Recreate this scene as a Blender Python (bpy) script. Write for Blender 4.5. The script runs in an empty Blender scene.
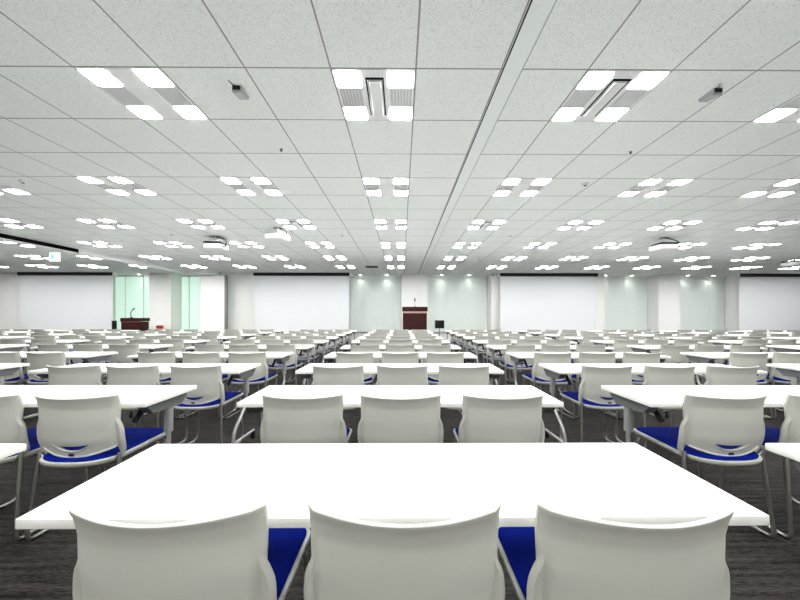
import bpy, bmesh, math, random
from mathutils import Vector, Matrix
random.seed(7)
SC = bpy.context.scene
COL = SC.collection
PI = math.pi

# ------------------------------------------------------------------ dimensions (metres; X right, Y away from camera, Z up)
CAM_H = 1.2016
CEIL = 3.051
TILE = 0.64
GRID_X, GRID_XR, GRID_Y = -0.5322, 1.4020, 2.4176      # ceiling grid origins (left bay, right bay) and along the depth
RAIL_X0, RAIL_X1 = 0.748, 0.902                         # flush partition track in the ceiling
WALL_Y, NICHE_Y = 14.4, 15.15
ROW_Y0, ROW_P, TBL_D, TBL_W, TBL_H = 0.769, 1.005, 0.447, 1.8, 0.72
COL_X0, COL_P = -0.011, 2.290
N_ROWS = 10

# ------------------------------------------------------------------ materials
def mat(name, color, rough=0.5, metal=0.0, emit=None, strength=0.0, spec=0.5):
    m = bpy.data.materials.new(name); m.use_nodes = True
    b = m.node_tree.nodes['Principled BSDF']
    b.inputs['Base Color'].default_value = (*color, 1)
    b.inputs['Roughness'].default_value = rough
    b.inputs['Metallic'].default_value = metal
    b.inputs['Specular IOR Level'].default_value = spec
    if emit:
        b.inputs['Emission Color'].default_value = (*emit, 1)
        b.inputs['Emission Strength'].default_value = strength
    return m

def noisy(m, scale=(1, 1, 1), nscale=60.0, amount=0.15, bump=0.0, coord='Object', detail=4.0, lo=0.35, hi=0.65):
    """Multiply the base colour by a procedural noise and optionally bump with it."""
    nt = m.node_tree; N = nt.nodes; L = nt.links
    b = N['Principled BSDF']
    col = tuple(b.inputs['Base Color'].default_value)
    tc = N.new('ShaderNodeTexCoord'); mp = N.new('ShaderNodeMapping'); mp.inputs['Scale'].default_value = scale
    nz = N.new('ShaderNodeTexNoise'); nz.inputs['Scale'].default_value = nscale; nz.inputs['Detail'].default_value = detail
    rp = N.new('ShaderNodeMapRange'); rp.inputs['From Min'].default_value = lo; rp.inputs['From Max'].default_value = hi
    rp.inputs['To Min'].default_value = 1 - amount; rp.inputs['To Max'].default_value = 1 + amount * 0.5
    mx = N.new('ShaderNodeMix'); mx.data_type = 'RGBA'; mx.blend_type = 'MULTIPLY'; mx.inputs['Factor'].default_value = 1
    mx.inputs['A'].default_value = col
    L.new(tc.outputs[coord], mp.inputs['Vector']); L.new(mp.outputs['Vector'], nz.inputs['Vector'])
    L.new(nz.outputs['Fac'], rp.inputs['Value']); L.new(rp.outputs['Result'], mx.inputs['B'])
    L.new(mx.outputs['Result'], b.inputs['Base Color'])
    if bump:
        bp = N.new('ShaderNodeBump'); bp.inputs['Strength'].default_value = bump; bp.inputs['Distance'].default_value = 0.002
        L.new(nz.outputs['Fac'], bp.inputs['Height']); L.new(bp.outputs['Normal'], b.inputs['Normal'])
    return m

M = {}
M['plastic'] = noisy(mat('chair_shell_white', (0.465, 0.47, 0.425), 0.45), nscale=900, amount=0.05, bump=0.08)
M['blue'] = noisy(mat('blue_seat_fabric', (0.0015, 0.009, 0.17), 0.9, spec=0.03), nscale=700, amount=0.35, bump=0.2)
M['steel'] = mat('silver_steel', (0.40, 0.405, 0.40), 0.42, 0.6)
M['chrome'] = mat('dull_chrome', (0.30, 0.30, 0.275), 0.32, 0.8)
M['grey'] = noisy(mat('grey_painted_metal', (0.33, 0.345, 0.35), 0.4, 0.3), nscale=300, amount=0.06)
M['bracket'] = noisy(mat('dark_grey_bracket', (0.12, 0.125, 0.127), 0.45, 0.2), nscale=300, amount=0.06)
M['black'] = noisy(mat('black_plastic', (0.008, 0.008, 0.009), 0.5, spec=0.25), nscale=200, amount=0.1)
M['table'] = noisy(mat('white_laminate', (0.86, 0.86, 0.855), 0.38), nscale=500, amount=0.02)
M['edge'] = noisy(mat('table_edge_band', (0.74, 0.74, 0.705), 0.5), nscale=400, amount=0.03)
M['wall'] = noisy(mat('painted_wall', (0.70, 0.70, 0.675), 0.7), nscale=40, amount=0.03)
M['pier'] = noisy(mat('white_wall_paint', (0.78, 0.78, 0.76), 0.7), nscale=40, amount=0.03)
M['white'] = noisy(mat('white_enamel', (0.80, 0.81, 0.80), 0.45), nscale=80, amount=0.03)
M['screen'] = noisy(mat('projection_fabric', (0.66, 0.68, 0.695), 0.85), nscale=600, amount=0.03)
M['blind'] = noisy(mat('pale_green_blind', (0.70, 0.765, 0.725), 0.6), scale=(1, 1, 30), nscale=3, amount=0.06)
M['dayblind'] = noisy(mat('daylit_mint_blind', (0.45, 0.56, 0.49), 0.6, emit=(0.70, 0.96, 0.82), strength=0.55), scale=(1, 1, 30), nscale=3, amount=0.06)  # own glow stands in for daylight coming through the cloth
M['frame'] = mat('window_mullion', (0.10, 0.20, 0.16), 0.5)
M['wood'] = noisy(mat('dark_red_wood', (0.034, 0.0075, 0.0065), 0.5, spec=0.15), scale=(1, 1, 14), nscale=6, amount=0.4)
M['pinkwood'] = noisy(mat('pale_wood_inlay', (0.50, 0.30, 0.27), 0.4), scale=(1, 1, 14), nscale=6, amount=0.15)
M['lamp'] = mat('lit_lamp_panel', (0.9, 0.9, 0.9), 0.5, emit=(1.0, 1.0, 0.985), strength=69.0)
M['lamp2'] = mat('lit_downlight', (0.9, 0.9, 0.9), 0.5, emit=(1.0, 1.0, 0.96), strength=20.0)
M['dark'] = mat('dark_gap', (0.005, 0.005, 0.006), 0.9, spec=0.05)
M['shade'] = mat('dark_partition_edge', (0.16, 0.15, 0.145), 0.6)
M['trackgap'] = mat('track_groove', (0.02, 0.022, 0.022), 0.8)
M['track'] = noisy(mat('ceiling_track_strip', (0.84, 0.89, 0.865), 0.5), nscale=30, amount=0.02)
M['sign'] = mat('sign_panel', (0.6, 0.61, 0.61), 0.4, emit=(0.97, 1.0, 1.0), strength=0.45)
M['signgreen'] = mat('sign_green', (0.0, 0.45, 0.36), 0.5, emit=(0.0, 0.75, 0.62), strength=0.4)
M['red'] = mat('red_enamel', (0.45, 0.015, 0.03), 0.4)
M['pole'] = mat('stand_metal', (0.35, 0.37, 0.37), 0.4, 0.5)

def louver_material():
    m = mat('lamp_louver', (0.45, 0.45, 0.45), 0.35, 0.3)
    N = m.node_tree.nodes; L = m.node_tree.links; b = N['Principled BSDF']
    tc = N.new('ShaderNodeTexCoord'); wv = N.new('ShaderNodeTexWave'); wv.inputs['Scale'].default_value = 12
    wv.inputs['Distortion'].default_value = 2.0; wv.inputs['Detail'].default_value = 2
    cr = N.new('ShaderNodeValToRGB'); cr.color_ramp.elements[0].color = (0.40, 0.40, 0.40, 1); cr.color_ramp.elements[1].color = (0.60, 0.60, 0.60, 1)
    L.new(tc.outputs['Object'], wv.inputs['Vector']); L.new(wv.outputs['Fac'], cr.inputs['Fac']); L.new(cr.outputs['Color'], b.inputs['Base Color'])
    return m
M['louver'] = louver_material()

def carpet_material():
    m = mat('striped_carpet', (0.05, 0.048, 0.045), 0.95, spec=0.1)
    N = m.node_tree.nodes; L = m.node_tree.links; b = N['Principled BSDF']
    tc = N.new('ShaderNodeTexCoord')
    def noise(scale, nscale, detail=3):
        mp = N.new('ShaderNodeMapping'); mp.inputs['Scale'].default_value = scale
        nz = N.new('ShaderNodeTexNoise'); nz.inputs['Scale'].default_value = nscale; nz.inputs['Detail'].default_value = detail
        L.new(tc.outputs['Object'], mp.inputs['Vector']); L.new(mp.outputs['Vector'], nz.inputs['Vector'])
        return nz
    a = noise((2.2, 40, 1), 1.0); c = noise((25, 160, 1), 1.0); g = noise((1, 1, 1), 260, 2)
    m1 = N.new('ShaderNodeMath'); m1.operation = 'MULTIPLY_ADD'; m1.inputs[1].default_value = 0.8
    L.new(a.outputs['Fac'], m1.inputs[0]); L.new(c.outputs['Fac'], m1.inputs[2])
    m2 = N.new('ShaderNodeMath'); m2.operation = 'MULTIPLY_ADD'; m2.inputs[1].default_value = 0.7
    L.new(g.outputs['Fac'], m2.inputs[0]); L.new(m1.outputs[0], m2.inputs[2])
    cr = N.new('ShaderNodeValToRGB'); e = cr.color_ramp.elements
    mr = N.new('ShaderNodeMapRange'); mr.inputs['From Min'].default_value = 0.9; mr.inputs['From Max'].default_value = 1.6
    L.new(m2.outputs[0], mr.inputs['Value']); L.new(mr.outputs['Result'], cr.inputs['Fac'])
    e[0].position = 0.12; e[0].color = (0.004, 0.0035, 0.0035, 1)
    e[1].position = 0.9; e[1].color = (0.060, 0.054, 0.051, 1)
    L.new(cr.outputs['Color'], b.inputs['Base Color'])
    bp = N.new('ShaderNodeBump'); bp.inputs['Strength'].default_value = 0.5; bp.inputs['Distance'].default_value = 0.004
    L.new(m2.outputs[0], bp.inputs['Height']); L.new(bp.outputs['Normal'], b.inputs['Normal'])
    return m
M['carpet'] = carpet_material()

def ceiling_material():
    """Mineral fibre tiles: speckle plus the dark joints of the tile grid."""
    m = mat('ceiling_tiles', (0.80, 0.805, 0.785), 0.9, spec=0.1)
    N = m.node_tree.nodes; L = m.node_tree.links; b = N['Principled BSDF']
    tc = N.new('ShaderNodeTexCoord'); sp = N.new('ShaderNodeSeparateXYZ'); L.new(tc.outputs['Object'], sp.inputs[0])
    def math_(op, a, bv=None, cv=None):
        n = N.new('ShaderNodeMath'); n.operation = op
        for i, v in enumerate((a, bv, cv)):
            if v is None: continue
            if isinstance(v, (int, float)): n.inputs[i].default_value = v
            else: L.new(v, n.inputs[i])
        return n.outputs[0]
    right = math_('GREATER_THAN', sp.outputs['X'], 0.82)
    off = math_('MULTIPLY_ADD', right, GRID_XR - GRID_X, GRID_X)
    xs = math_('DIVIDE', math_('SUBTRACT', sp.outputs['X'], off), TILE)
    ys = math_('DIVIDE', math_('SUBTRACT', sp.outputs['Y'], GRID_Y), TILE)
    def joint(v, w):
        f = math_('FRACT', math_('ADD', v, 500.5))           # 0.5 on the joint
        d = math_('ABSOLUTE', math_('SUBTRACT', f, 0.5))
        return math_('LESS_THAN', d, w / TILE / 2)
    j = math_('MAXIMUM', joint(xs, 0.012), joint(ys, 0.012))
    nz = N.new('ShaderNodeTexNoise'); nz.inputs['Scale'].default_value = 125; nz.inputs['Detail'].default_value = 3; nz.inputs['Roughness'].default_value = 0.7
    L.new(tc.outputs['Object'], nz.inputs['Vector'])
    cr = N.new('ShaderNodeValToRGB'); e = cr.color_ramp.elements
    e[0].position = 0.31; e[0].color = (0.55, 0.56, 0.54, 1); e[1].position = 0.47; e[1].color = (0.875, 0.91, 0.885, 1)
    L.new(nz.outputs['Fac'], cr.inputs['Fac'])
    mx = N.new('ShaderNodeMix'); mx.data_type = 'RGBA'
    L.new(j, mx.inputs['Factor']); L.new(cr.outputs['Color'], mx.inputs['A']); mx.inputs['B'].default_value = (0.30, 0.30, 0.29, 1)
    L.new(mx.outputs['Result'], b.inputs['Base Color'])
    bp = N.new('ShaderNodeBump'); bp.inputs['Strength'].default_value = 0.25; bp.inputs['Distance'].default_value = 0.002
    L.new(nz.outputs['Fac'], bp.inputs['Height']); L.new(bp.outputs['Normal'], b.inputs['Normal'])
    return m
M['ceiling'] = ceiling_material()

# ------------------------------------------------------------------ mesh helpers
def obj(name, bm, m, parent=None, smooth=None, loc=None):
    me = bpy.data.meshes.new(name)
    bmesh.ops.recalc_face_normals(bm, faces=bm.faces)
    bm.to_mesh(me); bm.free()
    for x in (m if isinstance(m, (list, tuple)) else [m]): me.materials.append(x)
    if smooth is not None:
        me.shade_smooth(); me.set_sharp_from_angle(angle=math.radians(smooth))
    o = bpy.data.objects.new(name, me); COL.objects.link(o)
    if parent: o.parent = parent
    if loc: o.location = loc
    return o

def box(bm, x0, x1, y0, y1, z0, z1, bev=0.0, seg=2, mi=0):
    vs = [bm.verts.new((x, y, z)) for x in (x0, x1) for y in (y0, y1) for z in (z0, z1)]
    fs = [(0, 1, 3, 2), (4, 6, 7, 5), (0, 4, 5, 1), (2, 3, 7, 6), (0, 2, 6, 4), (1, 5, 7, 3)]
    faces = [bm.faces.new([vs[i] for i in f]) for f in fs]
    for f in faces: f.material_index = mi
    if bev:
        es = list({e for f in faces for e in f.edges})
        bmesh.ops.bevel(bm, geom=es, offset=bev, segments=seg, profile=0.5, affect='EDGES')
    return bm

def fillet(pts, rad, n=5):
    """Polyline with its inner corners rounded."""
    P = [Vector(p) for p in pts]; out = [P[0]]
    for i in range(1, len(P) - 1):
        a, b, c = P[i - 1], P[i], P[i + 1]
        r = rad[i] if isinstance(rad, (list, tuple)) else rad
        r = min(r, (a - b).length * 0.48, (c - b).length * 0.48)
        p, q = b + (a - b).normalized() * r, b + (c - b).normalized() * r
        for k in range(n + 1):
            t = k / n
            out.append((1 - t) ** 2 * p + 2 * t * (1 - t) * b + t * t * q)
    out.append(P[-1]); return out

def tube(bm, pts, r, seg=8, cap=True):
    P = [Vector(p) for p in pts]; rings = []; up = None
    for i, p in enumerate(P):
        d = (P[min(i + 1, len(P) - 1)] - P[max(i - 1, 0)]).normalized()
        if up is None:
            up = Vector((0, 0, 1)) if abs(d.z) < 0.9 else Vector((1, 0, 0))
        s = d.cross(up).normalized(); up = s.cross(d).normalized()
        rr = r[i] if isinstance(r, (list, tuple)) else r
        rings.append([bm.verts.new(p + rr * (math.cos(2 * PI * k / seg) * s + math.sin(2 * PI * k / seg) * up)) for k in range(seg)])
    for a, b in zip(rings, rings[1:]):
        for k in range(seg):
            bm.faces.new((a[k], a[(k + 1) % seg], b[(k + 1) % seg], b[k]))
    if cap:
        bm.faces.new(rings[0]); bm.faces.new(rings[-1][::-1])
    return bm

def cyl(bm, c, axis, r, h, seg=16):
    c = Vector(c); a = Vector(axis).normalized()
    return tube(bm, [c - a * h / 2, c + a * h / 2], r, seg)

def prism(bm, poly, axis, lo, hi):
    """Extrude a 2-D polygon along an axis: 'x' takes (y, z) pairs, 'y' takes (x, z), 'z' takes (x, y)."""
    f = {'x': lambda p, t: (t, p[0], p[1]), 'y': lambda p, t: (p[0], t, p[1]), 'z': lambda p, t: (p[0], p[1], t)}[axis]
    a = [bm.verts.new(f(p, lo)) for p in poly]; b = [bm.verts.new(f(p, hi)) for p in poly]
    n = len(poly)
    bm.faces.new(a); bm.faces.new(b[::-1])
    for i in range(n): bm.faces.new((a[i], b[i], b[(i + 1) % n], a[(i + 1) % n]))
    return bm

def rrect(x0, x1, y0, y1, r, n=4):
    out = []
    for cx, cy, a0 in ((x1 - r, y1 - r, 0), (x0 + r, y1 - r, 90), (x0 + r, y0 + r, 180), (x1 - r, y0 + r, 270)):
        for k in range(n + 1):
            a = math.radians(a0 + 90 * k / n); out.append((cx + r * math.cos(a), cy + r * math.sin(a)))
    return out

def interp(tab, v):
    if v <= tab[0][0]: return tab[0][1]
    for (a, fa), (b, fb) in zip(tab, tab[1:]):
        if v <= b:
            t = (v - a) / (b - a); t = t * t * (3 - 2 * t) * 0.5 + t * 0.5
            return fa + (fb - fa) * t
    return tab[-1][1]

def tag(o, label, cat, group=None, kind=None):
    if label: o['label'] = label
    if cat: o['category'] = cat
    if group: o['group'] = group
    if kind: o['kind'] = kind
    return o

def thing(name, label, cat, loc=(0, 0, 0), rz=0.0, group=None):
    o = bpy.data.objects.new(name, None); COL.objects.link(o)
    o.empty_display_size = 0.1
    o.location = loc; o.rotation_euler = (0, 0, rz)
    return tag(o, label, cat, group)

def struct(name, bm, m, smooth=None):
    o = obj(name, bm, m, smooth=smooth); o['kind'] = 'structure'; return o

def copy_tree(o, parent=None):
    c = o.copy(); COL.objects.link(c)
    if parent: c.parent = parent
    for ch in list(o.children): copy_tree(ch, c)
    return c

def modified(o, *mods):
    """Bake modifiers into the object's mesh (no operators)."""
    for typ, props in mods:
        md = o.modifiers.new(typ, typ)
        for k, v in props.items(): setattr(md, k, v)
    dg = bpy.context.evaluated_depsgraph_get(); dg.update()
    me = bpy.data.meshes.new_from_object(o.evaluated_get(dg))
    old = o.data; o.modifiers.clear(); o.data = me; me.name = old.name
    bpy.data.meshes.remove(old)

ORD = ['nearest', 'second nearest', 'third nearest', 'fourth nearest', 'fifth nearest', 'sixth nearest', 'seventh nearest', 'eighth nearest', 'ninth nearest', 'farthest']
CNT = ['', 'first', 'second', 'third', 'fourth', 'fifth', 'sixth', 'seventh', 'eighth', 'ninth', 'tenth', 'eleventh', 'twelfth', 'thirteenth']

# ------------------------------------------------------------------ the setting
X0, X1, YB = -21.0, 21.0, -2.6
struct('floor', box(bmesh.new(), X0, X1, YB, NICHE_Y + 0.2, -0.1, 0), M['carpet'])
struct('ceiling', box(bmesh.new(), X0, X1, YB, NICHE_Y + 0.2, CEIL, CEIL + 0.1), M['ceiling'])
struct('wall_left', box(bmesh.new(), X0 - 0.15, X0, YB, NICHE_Y + 0.2, 0, CEIL), M['wall'])
struct('wall_right', box(bmesh.new(), X1, X1 + 0.15, YB, NICHE_Y + 0.2, 0, CEIL), M['wall'])
struct('wall_back', box(bmesh.new(), X0, X1, YB - 0.15, YB, 0, CEIL), M['wall'])
# front wall: piers with the window niches between them
NICHES = [(-13.3, -11.20), (-10.24, -8.05), (-2.64, 0.0), (1.18, 4.02), (9.10, 11.53), (12.50, 15.14)]
bm = bmesh.new(); x = X0
for a, b in NICHES + [(X1, X1)]:
    if a > x: box(bm, x, a, WALL_Y, NICHE_Y, 0, CEIL)
    x = b
box(bm, X0, X1, NICHE_Y, NICHE_Y + 0.2, 0, CEIL)
struct('wall_front', bm, M['pier'])
for i, (a, b) in enumerate(NICHES):      # window frames behind the blinds
    bm = bmesh.new()
    for u in ((a, -12.81, -11.975) if i == 0 else (a, -9.865, -8.8) if i == 1 else (a, a + (b - a) * 0.5, b - 0.05)): box(bm, u, u + 0.05, NICHE_Y - 0.04, NICHE_Y, 0.5, CEIL - 0.02)
    box(bm, a, b, NICHE_Y - 0.04, NICHE_Y, 0.45, 0.5)
    struct('window_%d' % (i + 1), bm, M['frame'])

# partition track flush in the ceiling
bm = bmesh.new()
box(bm, RAIL_X0 + 0.020, RAIL_X1, YB, WALL_Y, CEIL - 0.004, CEIL)
tr = struct('trim_1', bm, M['track'])
g = obj('track_groove', box(bmesh.new(), RAIL_X0 + 0.009, RAIL_X0 + 0.020, YB, WALL_Y, CEIL - 0.003, CEIL), M['trackgap'], tr)
g2 = obj('track_edge', box(bmesh.new(), RAIL_X1, RAIL_X1 + 0.008, YB, WALL_Y, CEIL - 0.003, CEIL), mat('joint_grey', (0.33, 0.34, 0.33), 0.6), tr)
# bulkhead beam on the left; flat black strip paints the dark inside its partition pocket
BX, BD = -9.06, 0.122
bm = bmesh.new()
box(bm, BX - 0.14, BX, YB, 13.72, CEIL - BD, CEIL)
box(bm, BX - 0.14, -7.9, 13.72, 13.86, CEIL - BD, CEIL)
be = struct('trim_2', bm, M['white'])
obj('pocket_dark_strip', box(bmesh.new(), BX, BX + 0.012, YB, 9.1, CEIL - 0.106, CEIL - 0.008, 0.003), M['dark'], be)

# ------------------------------------------------------------------ the chair
YC = [(0.445, -0.200), (0.470, -0.205), (0.55, -0.222), (0.65, -0.229), (0.71, -0.231), (0.745, -0.239), (0.772, -0.251), (0.79, -0.258)]
HW = [(0.470, 0.195), (0.52, 0.200), (0.58, 0.207), (0.64, 0.2135), (0.70, 0.2155), (0.785, 0.218)]
DL = [(0.45, 0.042), (0.60, 0.050), (0.72, 0.056), (0.785, 0.060)]
def back_point(s, t, off=0.0):
    hb, ht = 0.449 + 0.045 * s * s, 0.771 + 0.007 * s * s
    h = hb + (ht - hb) * t
    w = interp(HW, h)
    e = max(0.0, (abs(s) - 0.92) / 0.08)
    y = interp(YC, h) + interp(DL, h) * s * s + 0.013 * e + off
    return Vector((s * w, y, h))

def back_mesh():
    bm = bmesh.new(); NS, NT, TH = 36, 26, 0.014
    ss = [-1, -0.96] + [-0.92 + 1.84 * i / 32 for i in range(33)] + [0.96, 1]
    G = [[[bm.verts.new(back_point(s, j / NT, off)) for j in range(NT + 1)] for s in ss] for off in (0.0, TH)]
    for i in range(NS):
        for j in range(NT):
            for k in (0, 1):
                q = [G[k][i][j], G[k][i + 1][j], G[k][i + 1][j + 1], G[k][i][j + 1]]
                bm.faces.new(q if k == 0 else q[::-1])
    rim = [(i, 0) for i in range(NS)] + [(NS, j) for j in range(NT)] + [(i, NT) for i in range(NS, 0, -1)] + [(0, j) for j in range(NT, 0, -1)]
    for n, (i, j) in enumerate(rim):
        i2, j2 = rim[(n + 1) % len(rim)]
        bm.faces.new((G[0][i][j], G[1][i][j], G[1][i2][j2], G[0][i2][j2]))
    return bm

def slot_poly(grow=0.0):
    up = [(-0.098 + 0.196 * k / 12, 0.522 - 0.008 * (1 - (k / 6 - 1) ** 2)) for k in range(13)]
    lo = [(0.098 - 0.196 * k / 12, 0.522 - 0.036 * (1 - abs(k / 6 - 1) ** 2.2)) for k in range(1, 12)]
    return up + lo

def surf_y(x, h, off=0.0):
    w = interp(HW, h); s = x / w
    return interp(YC, h) + interp(DL, h) * s * s + off

def build_chair():
    root = thing('conference_chair', 'x', 'chair')
    bk = obj('backrest', back_mesh(), M['plastic'], root)
    cutter = obj('slot_cutter', prism(bmesh.new(), slot_poly(), 'y', -0.35, -0.1), M['plastic'])
    modified(bk, ('BEVEL', dict(width=0.0055, segments=3, limit_method='ANGLE', angle_limit=math.radians(40))),
             ('BOOLEAN', dict(operation='DIFFERENCE', object=cutter, solver='EXACT')))
    bpy.data.objects.remove(cutter, do_unlink=True)
    bk.data.shade_smooth(); bk.data.set_sharp_from_angle(angle=math.radians(38))
    # raised rim round the slot and along the lower lip
    bm = bmesh.new()
    sp = slot_poly(); pts = [(x_, surf_y(x_, h_, -0.0005), h_) for x_, h_ in sp]; pts.append(pts[0])
    tube(bm, pts[12:], 0.0028, 6)
    lip = [back_point(-0.97 + 1.94 * k / 24, 0.0, 0.001) for k in range(25)]
    tube(bm, [p + Vector((0, 0, 0.004)) for p in lip], 0.0065, 8)
    obj('back_rim', bm, M['plastic'], root, smooth=60)
    hz = 0.4665
    o = obj('maker_plate', box(bmesh.new(), -0.014, 0.014, surf_y(0, hz) - 0.003, surf_y(0, hz) + 0.002, hz - 0.0065, hz + 0.0065, 0.001, 1), M['black'], root)
    # blades that carry the back up from the seat
    OUT = [(0.440, 0.208), (0.47, 0.227), (0.52, 0.234), (0.57, 0.2345), (0.60, 0.2315), (0.62, 0.225), (0.64, 0.216), (0.665, 0.210)]
    for s in (-1, 1):
        bm = bmesh.new(); rings = []
        for k in range(17):
            h = 0.440 + 0.225 * k / 16
            xo = interp(OUT, h); xi = 0.192 if h > 0.5 else 0.192 + (0.5 - h) * 0.25
            y0 = surf_y(0.196, max(h, 0.475)) + 0.010 + max(0, 0.5 - h) * 0.1 - max(0, h - 0.60) * 0.05
            th = 0.020
            yo = y0 + 0.004
            sec = [(xi, y0 + 0.006), (xo - 0.010, yo - 0.004), (xo - 0.002, yo + 0.004), (xo, yo + th * 0.6), (xo - 0.006, yo + th), (xi, y0 + th * 0.8)]
            rings.append([bm.verts.new((s * a, b_, h)) for a, b_ in sec])
        for a, b_ in zip(rings, rings[1:]):
            for k in range(6): bm.faces.new((a[k], a[(k + 1) % 6], b_[(k + 1) % 6], b_[k]))
        bm.faces.new(rings[0]); bm.faces.new(rings[-1])
        obj('back_support', bm, M['plastic'], root, smooth=50)
    # seat shell: a shallow dish with rounded corners, rear edge turned up
    def outline(hx, yr, yf, n=9):
        """Seat plan: rounded front corners, rear edge a broad arc."""
        out = [(hx, -0.09 + 0.0 * k) for k in range(1)]
        fr = 0.055
        out += [(hx - fr + fr * math.cos(k * PI / 10), yf - fr + fr * math.sin(k * PI / 10)) for k in range(6)]
        out += [(-p[0], p[1]) for p in out[:0:-1]] + [(-hx, -0.09)]
        for k in range(1, 2 * n):
            a = PI * k / (2 * n); c_, s_ = math.cos(a), math.sin(a)
            out.append((-hx * math.copysign(abs(c_) ** 0.72, c_), -0.09 + (yr + 0.09) * s_ ** 0.72))
        return out
    def loft(levels, m, name):
        bm = bmesh.new(); rings = []
        for x0_, y0_, y1_, zf in levels:
            rings.append([bm.verts.new((p[0], p[1], zf(p[0], p[1]))) for p in outline(x0_, y0_, y1_)])
        n = len(rings[0])
        for a, b_ in zip(rings, rings[1:]):
            for k in range(n): bm.faces.new((a[k], a[(k + 1) % n], b_[(k + 1) % n], b_[k]))
        bm.faces.new(rings[0]); bm.faces.new(rings[-1])
        return obj(name, bm, m, root, smooth=50)
    dish = lambda x_, y_: 0.008 * (x_ / 0.2) ** 2 - 0.004 * max(0, (y_ - 0.1) / 0.16) ** 2 - 0.004 * (1 - (y_ / 0.22) ** 2)
    loft([(0.160, -0.205, 0.225, lambda a, b_: 0.405 + dish(a, b_)), (0.198, -0.238, 0.256, lambda a, b_: 0.413 + dish(a, b_)),
          (0.208, -0.247, 0.266, lambda a, b_: 0.428 + dish(a, b_)), (0.207, -0.246, 0.265, lambda a, b_: 0.438 + dish(a, b_)),
          (0.196, -0.234, 0.254, lambda a, b_: 0.440 + dish(a, b_))], M['plastic'], 'seat_shell')
    loft([(0.195, -0.232, 0.253, lambda a, b_: 0.4385 + dish(a, b_)), (0.197, -0.234, 0.255, lambda a, b_: 0.445 + dish(a, b_)),
          (0.189, -0.224, 0.247, lambda a, b_: 0.451 + dish(a, b_)), (0.15, -0.185, 0.205, lambda a, b_: 0.456 + dish(a, b_)),
          (0.07, -0.12, 0.11, lambda a, b_: 0.457 + dish(a, b_))], M['blue'], 'seat_pad')
    for s in (-1, 1):
        pts = [(s * 0.150, 0.190, 0.398), (s * 0.196, 0.193, 0.398), (s * 0.218, 0.195, 0.011), (s * 0.238, -0.205, 0.011), (s * 0.214, -0.160, 0.462)]
        lg = obj('leg', tube(bmesh.new(), fillet(pts, [0, 0.02, 0.07, 0.04, 0], 6), 0.0092, 8), M['chrome'], root, smooth=60)
        for (gx, gy) in ((s * 0.222, 0.09), (s * 0.2345, -0.165)):
            obj('glide', box(bmesh.new(), gx - 0.011, gx + 0.011, gy - 0.02, gy + 0.02, 0.0005, 0.013, 0.002, 1), M['black'], lg)
    obj('crossbar', tube(bmesh.new(), [(-0.20, 0.190, 0.396), (0.20, 0.190, 0.396)], 0.008, 8), M['chrome'], root, smooth=60)
    obj('crossbar', tube(bmesh.new(), fillet([(-0.214, -0.160, 0.455), (-0.17, -0.158, 0.404), (0.17, -0.158, 0.404), (0.214, -0.160, 0.455)], 0.03, 4), 0.008, 8), M['chrome'], root, smooth=60)
    return root

# ------------------------------------------------------------------ the table
def build_table():
    root = thing('conference_table', 'x', 'table')
    d = TBL_D / 2
    bm = bmesh.new(); box(bm, -0.9, 0.9, -d, d, TBL_H - 0.025, TBL_H, 0.0025, 2)
    for f in bm.faces:
        f.material_index = 0 if f.normal.z > 0.9 or abs(f.normal.z) < 0.0 else 1
    bm.normal_update()
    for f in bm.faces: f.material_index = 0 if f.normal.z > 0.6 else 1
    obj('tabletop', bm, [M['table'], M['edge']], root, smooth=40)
    bm = bmesh.new(); box(bm, -0.79, 0.79, 0.03, 0.075, 0.655, 0.695, 0.004, 1)
    obj('beam', bm, M['grey'], root)
    for s in (-1, 1):
        X = s * 0.848; yp = -d + 0.25
        bm = bmesh.new()
        prism(bm, rrect(X - 0.020, X + 0.020, yp - 0.024, yp + 0.024, 0.013, 4), 'z', 0.475, 0.66)
        pts = fillet([(X, yp, 0.50), (X, yp, 0.37), (X, -d + 0.03, 0.19), (X, -d + 0.012, 0.055)], [0, 0.07, 0.07, 0], 6)
        tube(bm, pts, 0.0145, 10)
        lg = obj('leg', bm, M['steel'], root, smooth=45)
        bm = bmesh.new()
        prism(bm, [(-d + 0.05, 0.695), (-d + 0.05, 0.675), (-d + 0.09, 0.637), (yp + 0.07, 0.625), (yp + 0.13, 0.675), (yp + 0.13, 0.695)], 'x', X - 0.030, X + 0.030)
        br = obj('bracket', bm, M['bracket'], lg)
        bm = bmesh.new(); cyl(bm, (X - s * 0.038, yp - 0.05, 0.645), (1, 0, 0), 0.020, 0.018, 14)
        obj('pivot_knob', bm, M['steel'], lg, smooth=50)
        bm = bmesh.new()
        tube(bm, fillet([(X - s * 0.05, yp - 0.02, 0.685), (X - s * 0.075, yp - 0.09, 0.665), (X - s * 0.085, yp - 0.155, 0.585)], 0.02, 4), 0.014, 8)
        box(bm, X - s * 0.095 if s > 0 else X + 0.055, X - s * 0.055 if s > 0 else X + 0.095, yp - 0.06, yp + 0.01, 0.655, 0.694, 0.005, 1)
        obj('release_lever', bm, M['black'], lg, smooth=45)
        bm = bmesh.new()
        tube(bm, [(X, -d + 0.02, 0.085), (X, -d + 0.40, 0.075)], 0.012, 10)
        obj('foot_bar', bm, M['steel'], lg, smooth=50)
        for yy in (-d + 0.012, -d + 0.385):
            bm = bmesh.new(); cyl(bm, (X, yy, 0.0285), (1, 0, 0), 0.028, 0.022, 16)
            box(bm, X - 0.014, X + 0.014, yy - 0.018, yy + 0.018, 0.045, 0.078, 0.004, 1)
            obj('caster', bm, M['black'], lg, smooth=50)
    return root

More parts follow.
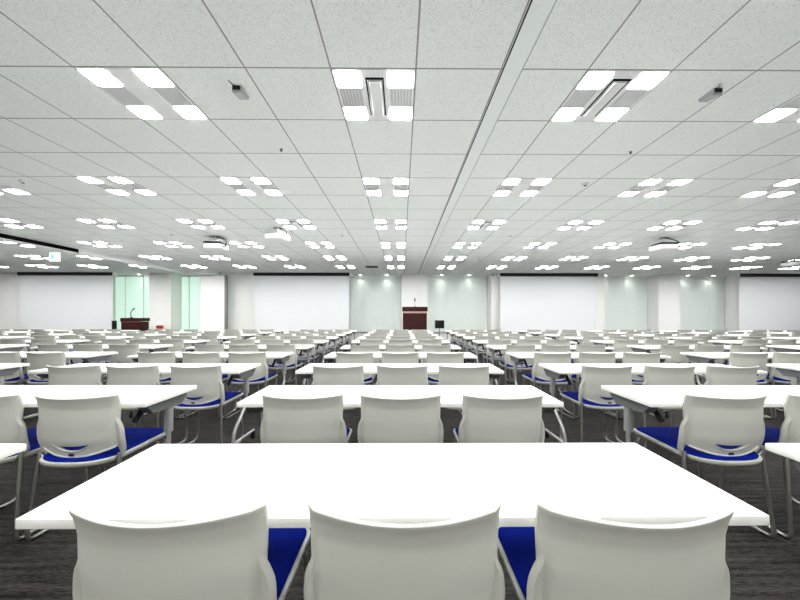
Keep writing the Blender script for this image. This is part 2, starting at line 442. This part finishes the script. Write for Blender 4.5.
# ------------------------------------------------------------------ rows of tables and chairs
F = 322.7
def px(X, Y): return 403.06 + F * (X - 0.0055 * Y) / Y
proto_t, proto_c = build_table(), build_chair()
used_t = used_c = False
CHX = {(0, 0): (-0.511, 0.020, 0.538), (0, 1): (-0.520, 0.008, 0.560), (-1, 1): (-0.54, 0.045, 0.575), (1, 1): (-0.522, 0.033, 0.56), (1, 2): (-0.522, 0.018, 0.55), (-1, 2): (-0.467, 0.03, 0.563), (0, 2): (-0.525, 0.022, 0.545)}
def side(c): return 'the centre table' if c == 0 else ('%s table %s of centre' % (CNT[abs(c)], 'left' if c < 0 else 'right'))
n_t = n_c = 0
for r in range(N_ROWS):
    yn = ROW_Y0 + r * ROW_P
    for c in range(-6, 7):
        cx = COL_X0 + c * COL_P
        jx, jr = (random.uniform(-.006, .006), random.uniform(-.004, .004)) if (r, abs(c)) > (1, 0) and abs(c) + r > 2 else (0, 0)
        if (r, c) == (0, 0): jr = 0.0045
        near = yn + TBL_D
        if px(cx + 0.9, near) < -4 or px(cx - 0.9, near) > 804: continue
        t = proto_t if not used_t else copy_tree(proto_t); used_t = True
        if (r, c) == (1, 0): jx = 0.008
        t.location = (cx + jx, yn + TBL_D / 2, 0); t.rotation_euler = (0, 0, jr); n_t += 1
        row = ORD[r] + ' row'
        if c == 0: lab = 'white rectangular table in the %s, centre one facing the brown lectern' % row
        else: lab = 'white rectangular table in the %s, %s one to the %s of centre' % (row, CNT[abs(c)], 'left' if c < 0 else 'right')
        tag(t, lab, 'table', 'white tables in rows')
        offs = CHX.get((c, r), (-0.525, 0.0, 0.525))
        for k, ox in enumerate(offs):
            fixed = (c, r) in CHX
            X = cx + ox + (0 if fixed else random.uniform(-.010, .010))
            Y = yn + 0.137 + (random.uniform(-.006, .006) if fixed else random.uniform(-.028, .005))
            lim = max(px(X + 0.25, yn + 0.3) if X < 0 else -px(X - 0.25, yn + 0.3) + 800, -999)
            if lim < (-2 if r > 0 else -60): continue
            ch = proto_c if not used_c else copy_tree(proto_c); used_c = True
            ch.location = (X, Y, 0); ch.rotation_euler = (0, 0, random.uniform(-.008, .008) if (r, c) == (0, 0) else random.uniform(-.016, .016)); n_c += 1
            seat = ('left', 'middle', 'right')[k]
            tag(ch, 'white chair in the %s, %s seat at %s' % (row, seat, side(c)), 'chair', 'white chairs in rows')
print('tables', n_t, 'chairs', n_c)

# ------------------------------------------------------------------ ceiling lights
def build_light(slot):
    root = thing('ceiling_light', 'x', 'ceiling light')
    h = TILE / 2 - 0.008
    bm = bmesh.new(); box(bm, -h, h, -h, h, -0.006, 0)
    obj('housing', bm, M['white'], root)
    for sx in (-1, 1):
        xa, xb = (-h + 0.008, -h + 0.207) if sx < 0 else (h - 0.207, h - 0.008)
        for sy in (-1, 1):
            ya, yb = (-h + 0.008, -h + 0.188) if sy < 0 else (h - 0.188, h - 0.008)
            bm = bmesh.new(); bm.faces.new([bm.verts.new((p[0], p[1], -0.008)) for p in rrect(xa, xb, ya, yb, 0.018, 2)][::-1])
            vs = list(bm.verts); top = [bm.verts.new((v.co.x, v.co.y, -0.006)) for v in vs]
            for i in range(len(vs)): bm.faces.new((vs[i], vs[(i + 1) % len(vs)], top[(i + 1) % len(vs)], top[i]))
            obj('lamp_panel', bm, M['lamp'], root)
        bm = bmesh.new(); box(bm, xa + 0.008, xb - 0.008, -h + 0.196, h - 0.196, -0.008, -0.006)
        obj('louver', bm, M['louver'], root)
    if slot:
        bm = bmesh.new(); box(bm, -0.072, 0.072, -0.235, 0.235, -0.008, -0.006)
        sl = obj('air_slot', bm, M['dark'], root)  # flat plate, shade inside the slot put in as dark colour
        bm = bmesh.new(); box(bm, -0.060, 0.060, -0.215, 0.228, -0.012, -0.008, 0.002, 1)
        obj('air_slot_frame', bm, M['grey'], sl)
        bm = bmesh.new(); box(bm, -0.044, 0.050, -0.200, 0.220, -0.020, -0.012, 0.003, 1)
        obj('air_slot_plate', bm, M['white'], sl)
    else:
        bm = bmesh.new(); box(bm, -0.075, 0.075, -0.12, 0.12, -0.012, -0.006, 0.003, 1)
        obj('centre_cover', bm, M['white'], root)
    return root
lp, ls = build_light(False), build_light(True)
lp_used = ls_used = False
SLOTS = {(0, 0), (0, 1), (2, -1), (2, 1)}
n_l = 0
LORD = ['nearest', 'second nearest', 'third nearest', 'fourth nearest', 'fifth nearest', 'farthest']
for j in range(-2, 6):  # negative rows are added, out of view, to light the near chairs
    y = GRID_Y + TILE / 2 + 3 * TILE * j
    for k in range(-9, 10):
        x = (GRID_X + TILE / 2 + 3 * TILE * k) if k <= 0 else (GRID_XR + TILE / 2 + 3 * TILE * (k - 1))
        if j < 0:
            if abs(x - 0.7) > 5.9: continue
        elif (j, k) == (0, -2): continue
        else:
            lim = 403 / F * (y + 0.32) + 2.2
            if (abs(x) > lim and j < 2) or abs(x) > 20: continue  # also keeps added lights beyond the view, to brighten the outer sides
        sl = (j, k) in SLOTS
        if sl: o = ls if not ls_used else copy_tree(ls); ls_used = True
        else: o = lp if not lp_used else copy_tree(lp); lp_used = True
        o.location = (x, y, CEIL); n_l += 1
        if j < 0: lab = 'added unseen ceiling light behind the camera, %s row back, %s' % (CNT[-j], 'in line with the lectern' if k == 0 else '%s to the %s of it' % (CNT[abs(k)], 'left' if k < 0 else 'right'))
        else: lab = 'ceiling light of four lit panels, %s row, %s' % (LORD[j], 'centre one above the middle tables' if k == 0 else '%s to the %s of centre' % (CNT[abs(k)], 'left' if k < 0 else 'right'))
        tag(o, lab, 'ceiling light', 'square ceiling lights')
print('lights', n_l)

# ------------------------------------------------------------------ projection screens
SCR = [(-16.62, -12.55, 'far left, beside the daylit window'), (-6.42, -2.28, 'left of the brown centre lectern'), (4.33, 8.58, 'right of the brown centre lectern'), (14.86, 19.0, 'at the far right end')]
for a, b, where in SCR:
    t = thing('projection_screen', 'white projection screen on the front wall, %s' % where, 'screen', ((a + b) / 2, 14.12, 0), 0, 'projection screens on the front wall')
    w = (b - a) / 2
    obj('case', box(bmesh.new(), -w - 0.02, w + 0.02, -0.06, 0.08, CEIL - 0.135, CEIL, 0.004, 1), M['black'], t)
    for s in (-1, 1): obj('end_cap', box(bmesh.new(), s * (w + 0.05) - 0.03, s * (w + 0.05) + 0.03, -0.065, 0.085, CEIL - 0.14, CEIL, 0.004, 1), M['white'], t)
    obj('fabric', box(bmesh.new(), -w + 0.01, w - 0.01, 0.0, 0.006, 0.42, CEIL - 0.13), M['screen'], t)
    obj('bottom_bar', box(bmesh.new(), -w + 0.01, w - 0.01, -0.012, 0.018, 0.37, 0.42, 0.006, 2), M['white'], t)

# ------------------------------------------------------------------ window blinds
BL = [(-13.25, -12.82, 1, 'mint daylit blind strip beside the far left screen edge'), (-12.75, -11.985, 1, 'wide mint daylit blind behind the low dark lectern'), (-11.915, -11.22, 1, 'narrow mint daylit blind against the white pier by the low lectern'),
      (-10.20, -9.87, 1, 'thin mint daylit blind just right of the white pier'), (-9.81, -8.80, 1, 'mint daylit blind next to the stored partition panel'), (-8.77, -8.08, 1, 'mint daylit blind mostly hidden behind the stored partition panel'),
      (-2.62, -1.775, 0, 'pale green blind next to the screen left of the centre lectern'), (-1.765, -0.905, 0, 'pale green blind, middle of three left of the centre lectern'), (-0.895, -0.02, 0, 'pale green blind directly left of the centre lectern'),
      (1.20, 2.10, 0, 'pale green blind directly right of the centre lectern pier'), (2.11, 2.94, 0, 'pale green blind, middle of three behind the black stand speaker'), (2.95, 4.00, 0, 'pale green blind next to the screen right of the centre lectern'),
      (9.12, 10.42, 0, 'pale green blind in the right bay, beside the right screen'), (10.43, 11.51, 0, 'pale green blind in the right bay, left of the broad pier'),
      (12.52, 14.36, 0, 'wide pale green blind right of the broad right pier'), (14.37, 15.12, 0, 'narrow pale green blind in the corner by the far right screen')]
for a, b, day, lab in BL:
    t = thing('roller_blind', lab, 'blind', ((a + b) / 2, 15.03, 0), 0, 'blinds over the front windows')
    w = (b - a) / 2
    obj('blind_fabric', box(bmesh.new(), -w, w, 0, 0.004, 0.45, CEIL - 0.09), M['dayblind'] if day else M['blind'], t)
    obj('head_rail', box(bmesh.new(), -w, w, -0.03, 0.05, CEIL - 0.09, CEIL, 0.005, 1), M['white'], t)
    obj('hem_bar', box(bmesh.new(), -w, w, -0.008, 0.012, 0.42, 0.45, 0.004, 1), M['white'], t)

# ------------------------------------------------------------------ niche downlights
DLS = [(-1.87, 'first left of the centre pier, nearer the left screen'), (-0.66, 'just left of the white centre pier'), (1.85, 'just right of the white centre pier'), (3.11, 'second right of the centre pier'),
       (9.37, 'in the right bay next to the screen'), (10.60, 'in the right bay next to the broad pier'), (13.17, 'just right of the broad right pier'), (14.35, 'near the far right screen'), (-11.95, 'above the low lectern on the left')]
for x, where in DLS:
    t = thing('downlight', 'small round downlight, %s' % where, 'downlight', (x, 14.76, CEIL), 0, 'downlights over the window niches')
    bm = bmesh.new(); tube(bm, [(0, 0, -0.006), (0, 0, 0.0)], [0.075, 0.08], 20)
    obj('trim_ring', bm, M['white'], t, smooth=40)
    bm = bmesh.new(); cyl(bm, (0, 0, -0.008), (0, 0, 1), 0.058, 0.006, 20)
    obj('lamp', bm, M['lamp2'], t, smooth=40)
    l = bpy.data.lights.new('downlight_beam', 'SPOT'); l.energy = 11; l.spot_size = math.radians(110); l.spot_blend = 1.0; l.shadow_soft_size = 0.04; l.color = (1, 1, 0.95)
    lo = bpy.data.objects.new('downlight_beam', l); COL.objects.link(lo); lo.parent = t; lo.location = (0, 0, -0.03)
    lo.rotation_euler = (math.radians(12), 0, 0)

# ------------------------------------------------------------------ front of the room
def mic(bm, base, pts, r=0.006):
    tube(bm, fillet([base] + pts, 0.05, 4), r, 8)
t = thing('lectern', 'tall dark red wooden lectern with pale stripe before the centre pier', 'lectern', (0.53, 12.6, 0))
bm = bmesh.new(); box(bm, -0.47, 0.47, -0.02, 0.50, 0.06, 1.36, 0.006, 1); obj('cabinet', bm, M['wood'], t)
bm = bmesh.new(); box(bm, -0.45, 0.45, -0.03, -0.02, 0.10, 1.27, 0.003, 1); obj('front_panel', bm, M['wood'], t)
bm = bmesh.new(); box(bm, -0.46, 0.46, -0.036, -0.019, 1.285, 1.355, 0.003, 1); obj('stripe', bm, M['pinkwood'], t)
bm = bmesh.new(); box(bm, -0.495, 0.495, -0.06, 0.52, 1.36, 1.535, 0.01, 2); obj('top', bm, M['wood'], t)
bm = bmesh.new(); box(bm, -0.49, 0.49, -0.05, 0.51, 0.0, 0.06, 0.005, 1); obj('plinth', bm, M['black'], t)
t = thing('microphone', 'slim microphone standing on top of the tall centre lectern', 'microphone', (0.535, 12.75, 1.535))
bm = bmesh.new(); tube(bm, [(0, 0, 0), (0, 0, 0.012), (0, 0, 0.02)], [0.06, 0.055, 0.02], 16); obj('base', bm, M['black'], t, smooth=40)
bm = bmesh.new(); tube(bm, [(0, 0, 0.015), (0, 0, 0.24)], 0.010, 10); obj('stem', bm, M['pole'], t, smooth=40)
bm = bmesh.new(); tube(bm, [(0, 0, 0.225), (0, 0, 0.25), (0, 0, 0.33), (0, 0, 0.345)], [0.014, 0.024, 0.024, 0.012], 12); obj('capsule', bm, M['black'], t, smooth=60)

t = thing('lectern', 'low dark brown lectern by the mint daylit window on the left', 'lectern', (-10.84, 13.0, 0))
bm = bmesh.new(); box(bm, -0.40, 0.40, 0.0, 0.42, 0.05, 0.93, 0.006, 1); obj('cabinet', bm, M['wood'], t)
bm = bmesh.new(); box(bm, -0.405, 0.405, -0.015, 0.0, 0.90, 0.945, 0.003, 1); obj('front_ledge', bm, mat('brown_ledge', (0.11, 0.045, 0.04), 0.5, spec=0.15), t)
bm = bmesh.new(); box(bm, -0.42, 0.42, -0.02, 0.44, 0.945, 1.08, 0.008, 2); obj('top', bm, M['wood'], t)
bm = bmesh.new(); box(bm, -0.41, 0.41, -0.01, 0.43, 0.0, 0.05, 0.004, 1); obj('plinth', bm, M['black'], t)
t = thing('microphone', 'bent gooseneck microphone on the low lectern at the left', 'microphone', (-10.99, 13.2, 1.08))
bm = bmesh.new(); tube(bm, [(0, 0, 0), (0, 0, 0.025), (0, 0, 0.03)], [0.06, 0.055, 0.02], 16); obj('base', bm, M['black'], t, smooth=40)
bm = bmesh.new(); mic(bm, (0, 0, 0.02), [(-0.04, 0, 0.20), (0.05, 0, 0.33)], 0.015); obj('gooseneck', bm, M['black'], t, smooth=50)
bm = bmesh.new(); tube(bm, [(0.04, 0, 0.31), (0.06, 0, 0.335), (0.13, 0, 0.39), (0.14, 0, 0.40)], [0.012, 0.022, 0.022, 0.01], 12); obj('capsule', bm, M['black'], t, smooth=60)

t = thing('loudspeaker', 'black box loudspeaker on a thin stand right of the centre lectern', 'loudspeaker', (1.42, 12.0, 0))
bm = bmesh.new(); box(bm, -0.165, 0.165, -0.12, 0.12, 0.72, 1.02, 0.012, 2); obj('cabinet', bm, M['black'], t)
bm = bmesh.new(); box(bm, -0.14, 0.14, -0.13, -0.12, 0.75, 0.99, 0.004, 1); obj('grille', bm, mat('speaker_grille', (0.01, 0.01, 0.011), 0.8, spec=0.1), t)
bm = bmesh.new(); cyl(bm, (0, 0, 0.38), (0, 0, 1), 0.02, 0.70, 14); obj('pole', bm, M['pole'], t, smooth=40)
for a in (90, 210, 330):
    bm = bmesh.new(); u, v = math.cos(math.radians(a)), math.sin(math.radians(a))
    tube(bm, [(0.01 * u, 0.01 * v, 0.30), (0.30 * u, 0.30 * v, 0.014)], 0.011, 8); obj('leg', bm, M['pole'], t, smooth=40)

t = thing('floor_speaker', 'slim black column between the far left screen and low lectern', 'loudspeaker', (-11.46, 12.95, 0))
bm = bmesh.new(); box(bm, -0.045, 0.045, -0.07, 0.07, 0.03, 0.97, 0.008, 2); obj('cabinet', bm, M['black'], t)
bm = bmesh.new(); box(bm, -0.10, 0.10, -0.11, 0.11, 0.0, 0.03, 0.006, 1); obj('base', bm, M['black'], t)

t = thing('alarm_box', 'small red box fixed low on the white pier right of low lectern', 'box', (-10.70, WALL_Y, 0.67))
bm = bmesh.new(); box(bm, -0.135, 0.135, -0.09, 0.0, -0.06, 0.06, 0.008, 2); obj('body', bm, M['red'], t)
bm = bmesh.new(); box(bm, -0.11, 0.11, -0.085, 0.0, 0.06, 0.085, 0.006, 1); obj('cap', bm, mat('pale_pink_cap', (0.75, 0.45, 0.47), 0.5), t)

t = thing('partition_panel', 'tall white movable partition panel stored beside the left window', 'partition', (-8.12, 13.95, 0))
bm = bmesh.new(); box(bm, -0.52, 0.52, -0.05, 0.05, 0.015, 2.90, 0.004, 1); obj('panel', bm, M['pier'], t)
bm = bmesh.new(); box(bm, 0.52, 0.64, -0.045, 0.045, 0.0, 2.92, 0.004, 1); obj('edge_seal', bm, M['shade'], t)
bm = bmesh.new(); box(bm, -0.50, 0.50, -0.03, 0.03, 2.90, 2.925); box(bm, -0.3, -0.26, -0.02, 0.02, 2.92, CEIL); box(bm, 0.3, 0.34, -0.02, 0.02, 2.92, CEIL)
obj('hanger_rail', bm, M['grey'], t)

# ------------------------------------------------------------------ hung from the ceiling
t = thing('exit_sign', 'small white square exit sign with green figure hanging at left', 'sign', (-10.14, 9.5, CEIL))
bm = bmesh.new(); box(bm, -0.14, 0.14, -0.03, 0.03, -0.29, -0.02, 0.004, 1); obj('panel', bm, M['sign'], t)
bm = bmesh.new(); box(bm, -0.05, 0.05, -0.02, 0.02, -0.02, 0.0); obj('mount', bm, M['white'], t)
bm = bmesh.new()
yy = -0.033
prism(bm, [(-0.055 + 0.016 * math.cos(a * PI / 6), -0.085 + 0.016 * math.sin(a * PI / 6)) for a in range(12)], 'y', yy, -0.029)
prism(bm, [(-0.075, -0.105), (-0.035, -0.112), (-0.02, -0.165), (-0.06, -0.17)], 'y', yy, -0.029)
prism(bm, [(-0.055, -0.165), (-0.02, -0.165), (0.015, -0.19), (-0.005, -0.225), (-0.02, -0.218), (-0.012, -0.195)], 'y', yy, -0.029)
prism(bm, [(-0.06, -0.17), (-0.035, -0.17), (-0.06, -0.215), (-0.105, -0.225), (-0.103, -0.208), (-0.072, -0.2)], 'y', yy, -0.029)
prism(bm, [(-0.035, -0.112), (0.01, -0.135), (0.03, -0.12), (0.034, -0.132), (0.01, -0.152), (-0.035, -0.13)], 'y', yy, -0.029)
obj('pictogram', bm, M['signgreen'], t)

def projector(label, x, y, rz, drop, w=0.50, d=0.42, hh=0.10, dark_top=True):
    t = thing('projector', label, 'projector', (x, y, CEIL), rz, 'ceiling projectors')
    z0, z1 = -drop - hh, -drop
    bm = bmesh.new()
    prism(bm, rrect(-w / 2, w / 2, -d / 2, d / 2, 0.07, 5), 'z', z0 + 0.01, z1)
    prism(bm, rrect(-w / 2 + 0.02, w / 2 - 0.02, -d / 2 + 0.02, d / 2 - 0.02, 0.06, 5), 'z', z0, z0 + 0.01)
    obj('body', bm, M['white'], t, smooth=30)
    bm = bmesh.new(); prism(bm, rrect(-w / 2 + 0.012, w / 2 - 0.012, -d / 2 + 0.006, d / 2 - 0.02, 0.06, 5), 'z', z1, z1 + 0.05)
    obj('top_cover', bm, M['black'] if dark_top else M['grey'], t, smooth=30)
    bm = bmesh.new(); cyl(bm, (w * 0.22, d / 2 + 0.02, (z0 + z1) / 2), (0, 1, 0), 0.035, 0.05, 18); obj('lens', bm, M['black'], t, smooth=40)
    bm = bmesh.new(); cyl(bm, (0, 0, -drop / 2 + 0.005), (0, 0, 1), 0.028, drop - 0.01, 14); obj('mount_pole', bm, M['white'], t, smooth=40)
    bm = bmesh.new(); cyl(bm, (0, 0, -0.008), (0, 0, 1), 0.09, 0.016, 20); obj('ceiling_plate', bm, M['grey'], t, smooth=40)
    bm = bmesh.new()
    for s in (-1, 1): tube(bm, [(0.02 * s, 0, -drop + 0.06), (s * 0.13, 0.1, z1 + 0.03)], 0.009, 6); tube(bm, [(0.02 * s, 0, -drop + 0.06), (s * 0.13, -0.1, z1 + 0.03)], 0.009, 6)
    obj('mount_arms', bm, M['grey'], t, smooth=40)
    bm = bmesh.new()
    tube(bm, fillet([(0.03, -0.01, -0.012), (0.12, -0.05, -0.03), (0.30, -0.1, -drop * 0.6), (0.27, -0.12, -drop - 0.05), (w / 2 - 0.005, -0.12, -drop - 0.06)], 0.06, 5), 0.011, 8)
    obj('cable', bm, M['black'], t, smooth=50)
    return t
projector('white ceiling projector with black top, nearer the left beam', -4.38, 7.65, 0.05, 0.20, 0.42)
projector('white ceiling projector with grey top, nearest of the four, left of centre', -2.62, 6.85, -0.25, 0.165, 0.40, dark_top=False)
projector('white ceiling projector with black top, on the right side', 6.24, 7.65, 0.0, 0.19, 0.44)
projector('small ceiling projector at the far right edge of the view', 12.75, 10.4, 0.0, 0.12, 0.50)

for x, y, where in ((-1.33, 2.66, 'left of the nearest centre light'), (2.57, 2.66, 'right of the nearest right light')):
    t = thing('ceiling_sensor', 'small grey box sensor with black face on ceiling, %s' % where, 'sensor', (x, y, CEIL), 0, 'box sensors on the ceiling')
    bm = bmesh.new(); prism(bm, [(-0.055, 0.0), (-0.055, -0.035), (-0.045, -0.05), (0.075, -0.03), (0.085, 0.0)], 'x', -0.036, 0.036); obj('body', bm, M['grey'], t)
    bm = bmesh.new(); box(bm, -0.031, 0.031, -0.060, -0.053, -0.036, -0.004, 0.002, 1); obj('lens_face', bm, M['black'], t)
    bm = bmesh.new(); tube(bm, fillet([(0.0, -0.03, -0.002), (-0.02, -0.075, -0.008), (-0.035, -0.11, -0.002)], 0.02, 4), 0.003, 6); obj('wire', bm, M['black'], t)

SPR = [(-1.34, 3.60, 'nearest, left of centre'), (2.58, 3.62, 'nearest, right of the track'), (-1.37, 7.46, 'second row, left of centre'), (2.53, 7.46, 'second row, right of the track'),
       (-1.40, 10.5, 'third row, left of centre'), (2.52, 10.5, 'third row, right of the track'), (-5.25, 7.4, 'by the leftmost black-topped projector')]
for x, y, where in SPR:
    t = thing('sprinkler_head', 'tiny dark sprinkler head on the ceiling, %s' % where, 'sprinkler', (x, y, CEIL), 0, 'sprinkler heads')
    bm = bmesh.new(); tube(bm, [(0, 0, 0), (0, 0, -0.006)], [0.018, 0.016], 16); obj('flange', bm, M['grey'], t, smooth=40)
    bm = bmesh.new(); tube(bm, [(0, 0, -0.005), (0, 0, -0.022), (0, 0, -0.024)], [0.008, 0.009, 0.014], 12); obj('nozzle', bm, M['black'], t, smooth=40)
for x, y, where in ((-5.22, 4.48, 'left side'), (2.57, 4.50, 'right of the track')):
    t = thing('smoke_detector', 'flat round pale detector on the ceiling, %s' % where, 'detector', (x, y, CEIL), 0, 'ceiling detectors')
    bm = bmesh.new(); tube(bm, [(0, 0, 0), (0, 0, -0.015), (0, 0, -0.03)], [0.045, 0.043, 0.03], 20); obj('body', bm, M['white'], t, smooth=40)
    bm = bmesh.new(); tube(bm, [(0, 0, -0.03), (0, 0, -0.036)], [0.02, 0.016], 14); obj('cap', bm, M['black'], t, smooth=40)
for x, y, w, where in ((-1.13, 12.3, 0.24, 'left of the farthest centre light'), (3.0, 11.9, 0.0, '')):
    if not w: continue
    t = thing('ceiling_grille', 'dark rectangular air grille in the ceiling, %s' % where, 'vent', (x, y, CEIL))
    bm = bmesh.new(); box(bm, -w, w, -0.20, 0.20, -0.008, 0.0); obj('frame', bm, M['grey'], t)
    bm = bmesh.new()
    for k in range(7): box(bm, -w + 0.02, w - 0.02, -0.18 + k * 0.052, -0.18 + k * 0.052 + 0.04, -0.014, -0.008)
    obj('slats', bm, M['dark'], t)
t = thing('dome_camera', 'small white dome camera at ceiling beside the right screen', 'camera', (4.02, 14.25, CEIL))
bm = bmesh.new(); tube(bm, [(0, 0, 0), (0, 0, -0.04)], [0.10, 0.095], 20); obj('base', bm, M['white'], t, smooth=40)
bm = bmesh.new(); tube(bm, [(0, 0, -0.04)] + [(0, 0, -0.04 - 0.07 * math.sin(a * PI / 12)) for a in range(1, 6)], [0.08] + [0.08 * math.cos(a * PI / 12) for a in range(1, 6)], 20); obj('dome', bm, M['grey'], t, smooth=60)

# ------------------------------------------------------------------ world, camera, view
w = bpy.data.worlds.new('world'); SC.world = w; w.use_nodes = True
w.node_tree.nodes['Background'].inputs['Color'].default_value = (0.8, 0.9, 0.95, 1)
w.node_tree.nodes['Background'].inputs['Strength'].default_value = 0.3
cam = bpy.data.cameras.new('camera'); co = bpy.data.objects.new('camera', cam); COL.objects.link(co)
cam.sensor_width = 36.0; cam.lens = F / 800 * 36.0
cam.shift_x = -3.06 / 800; cam.shift_y = 15.32 / 800
cam.clip_start = 0.05; cam.clip_end = 100
co.matrix_world = Matrix.Translation((0, 0, CAM_H)) @ Matrix.Rotation(-0.0055, 4, 'Z') @ Matrix.Rotation(PI / 2, 4, 'X') @ Matrix.Rotation(0.00146, 4, 'Z')
SC.camera = co
SC.view_settings.view_transform = 'Standard'; SC.view_settings.look = 'None'
SC.view_settings.exposure = 0.13; SC.view_settings.gamma = 1.0
SC.view_settings.use_curve_mapping = False
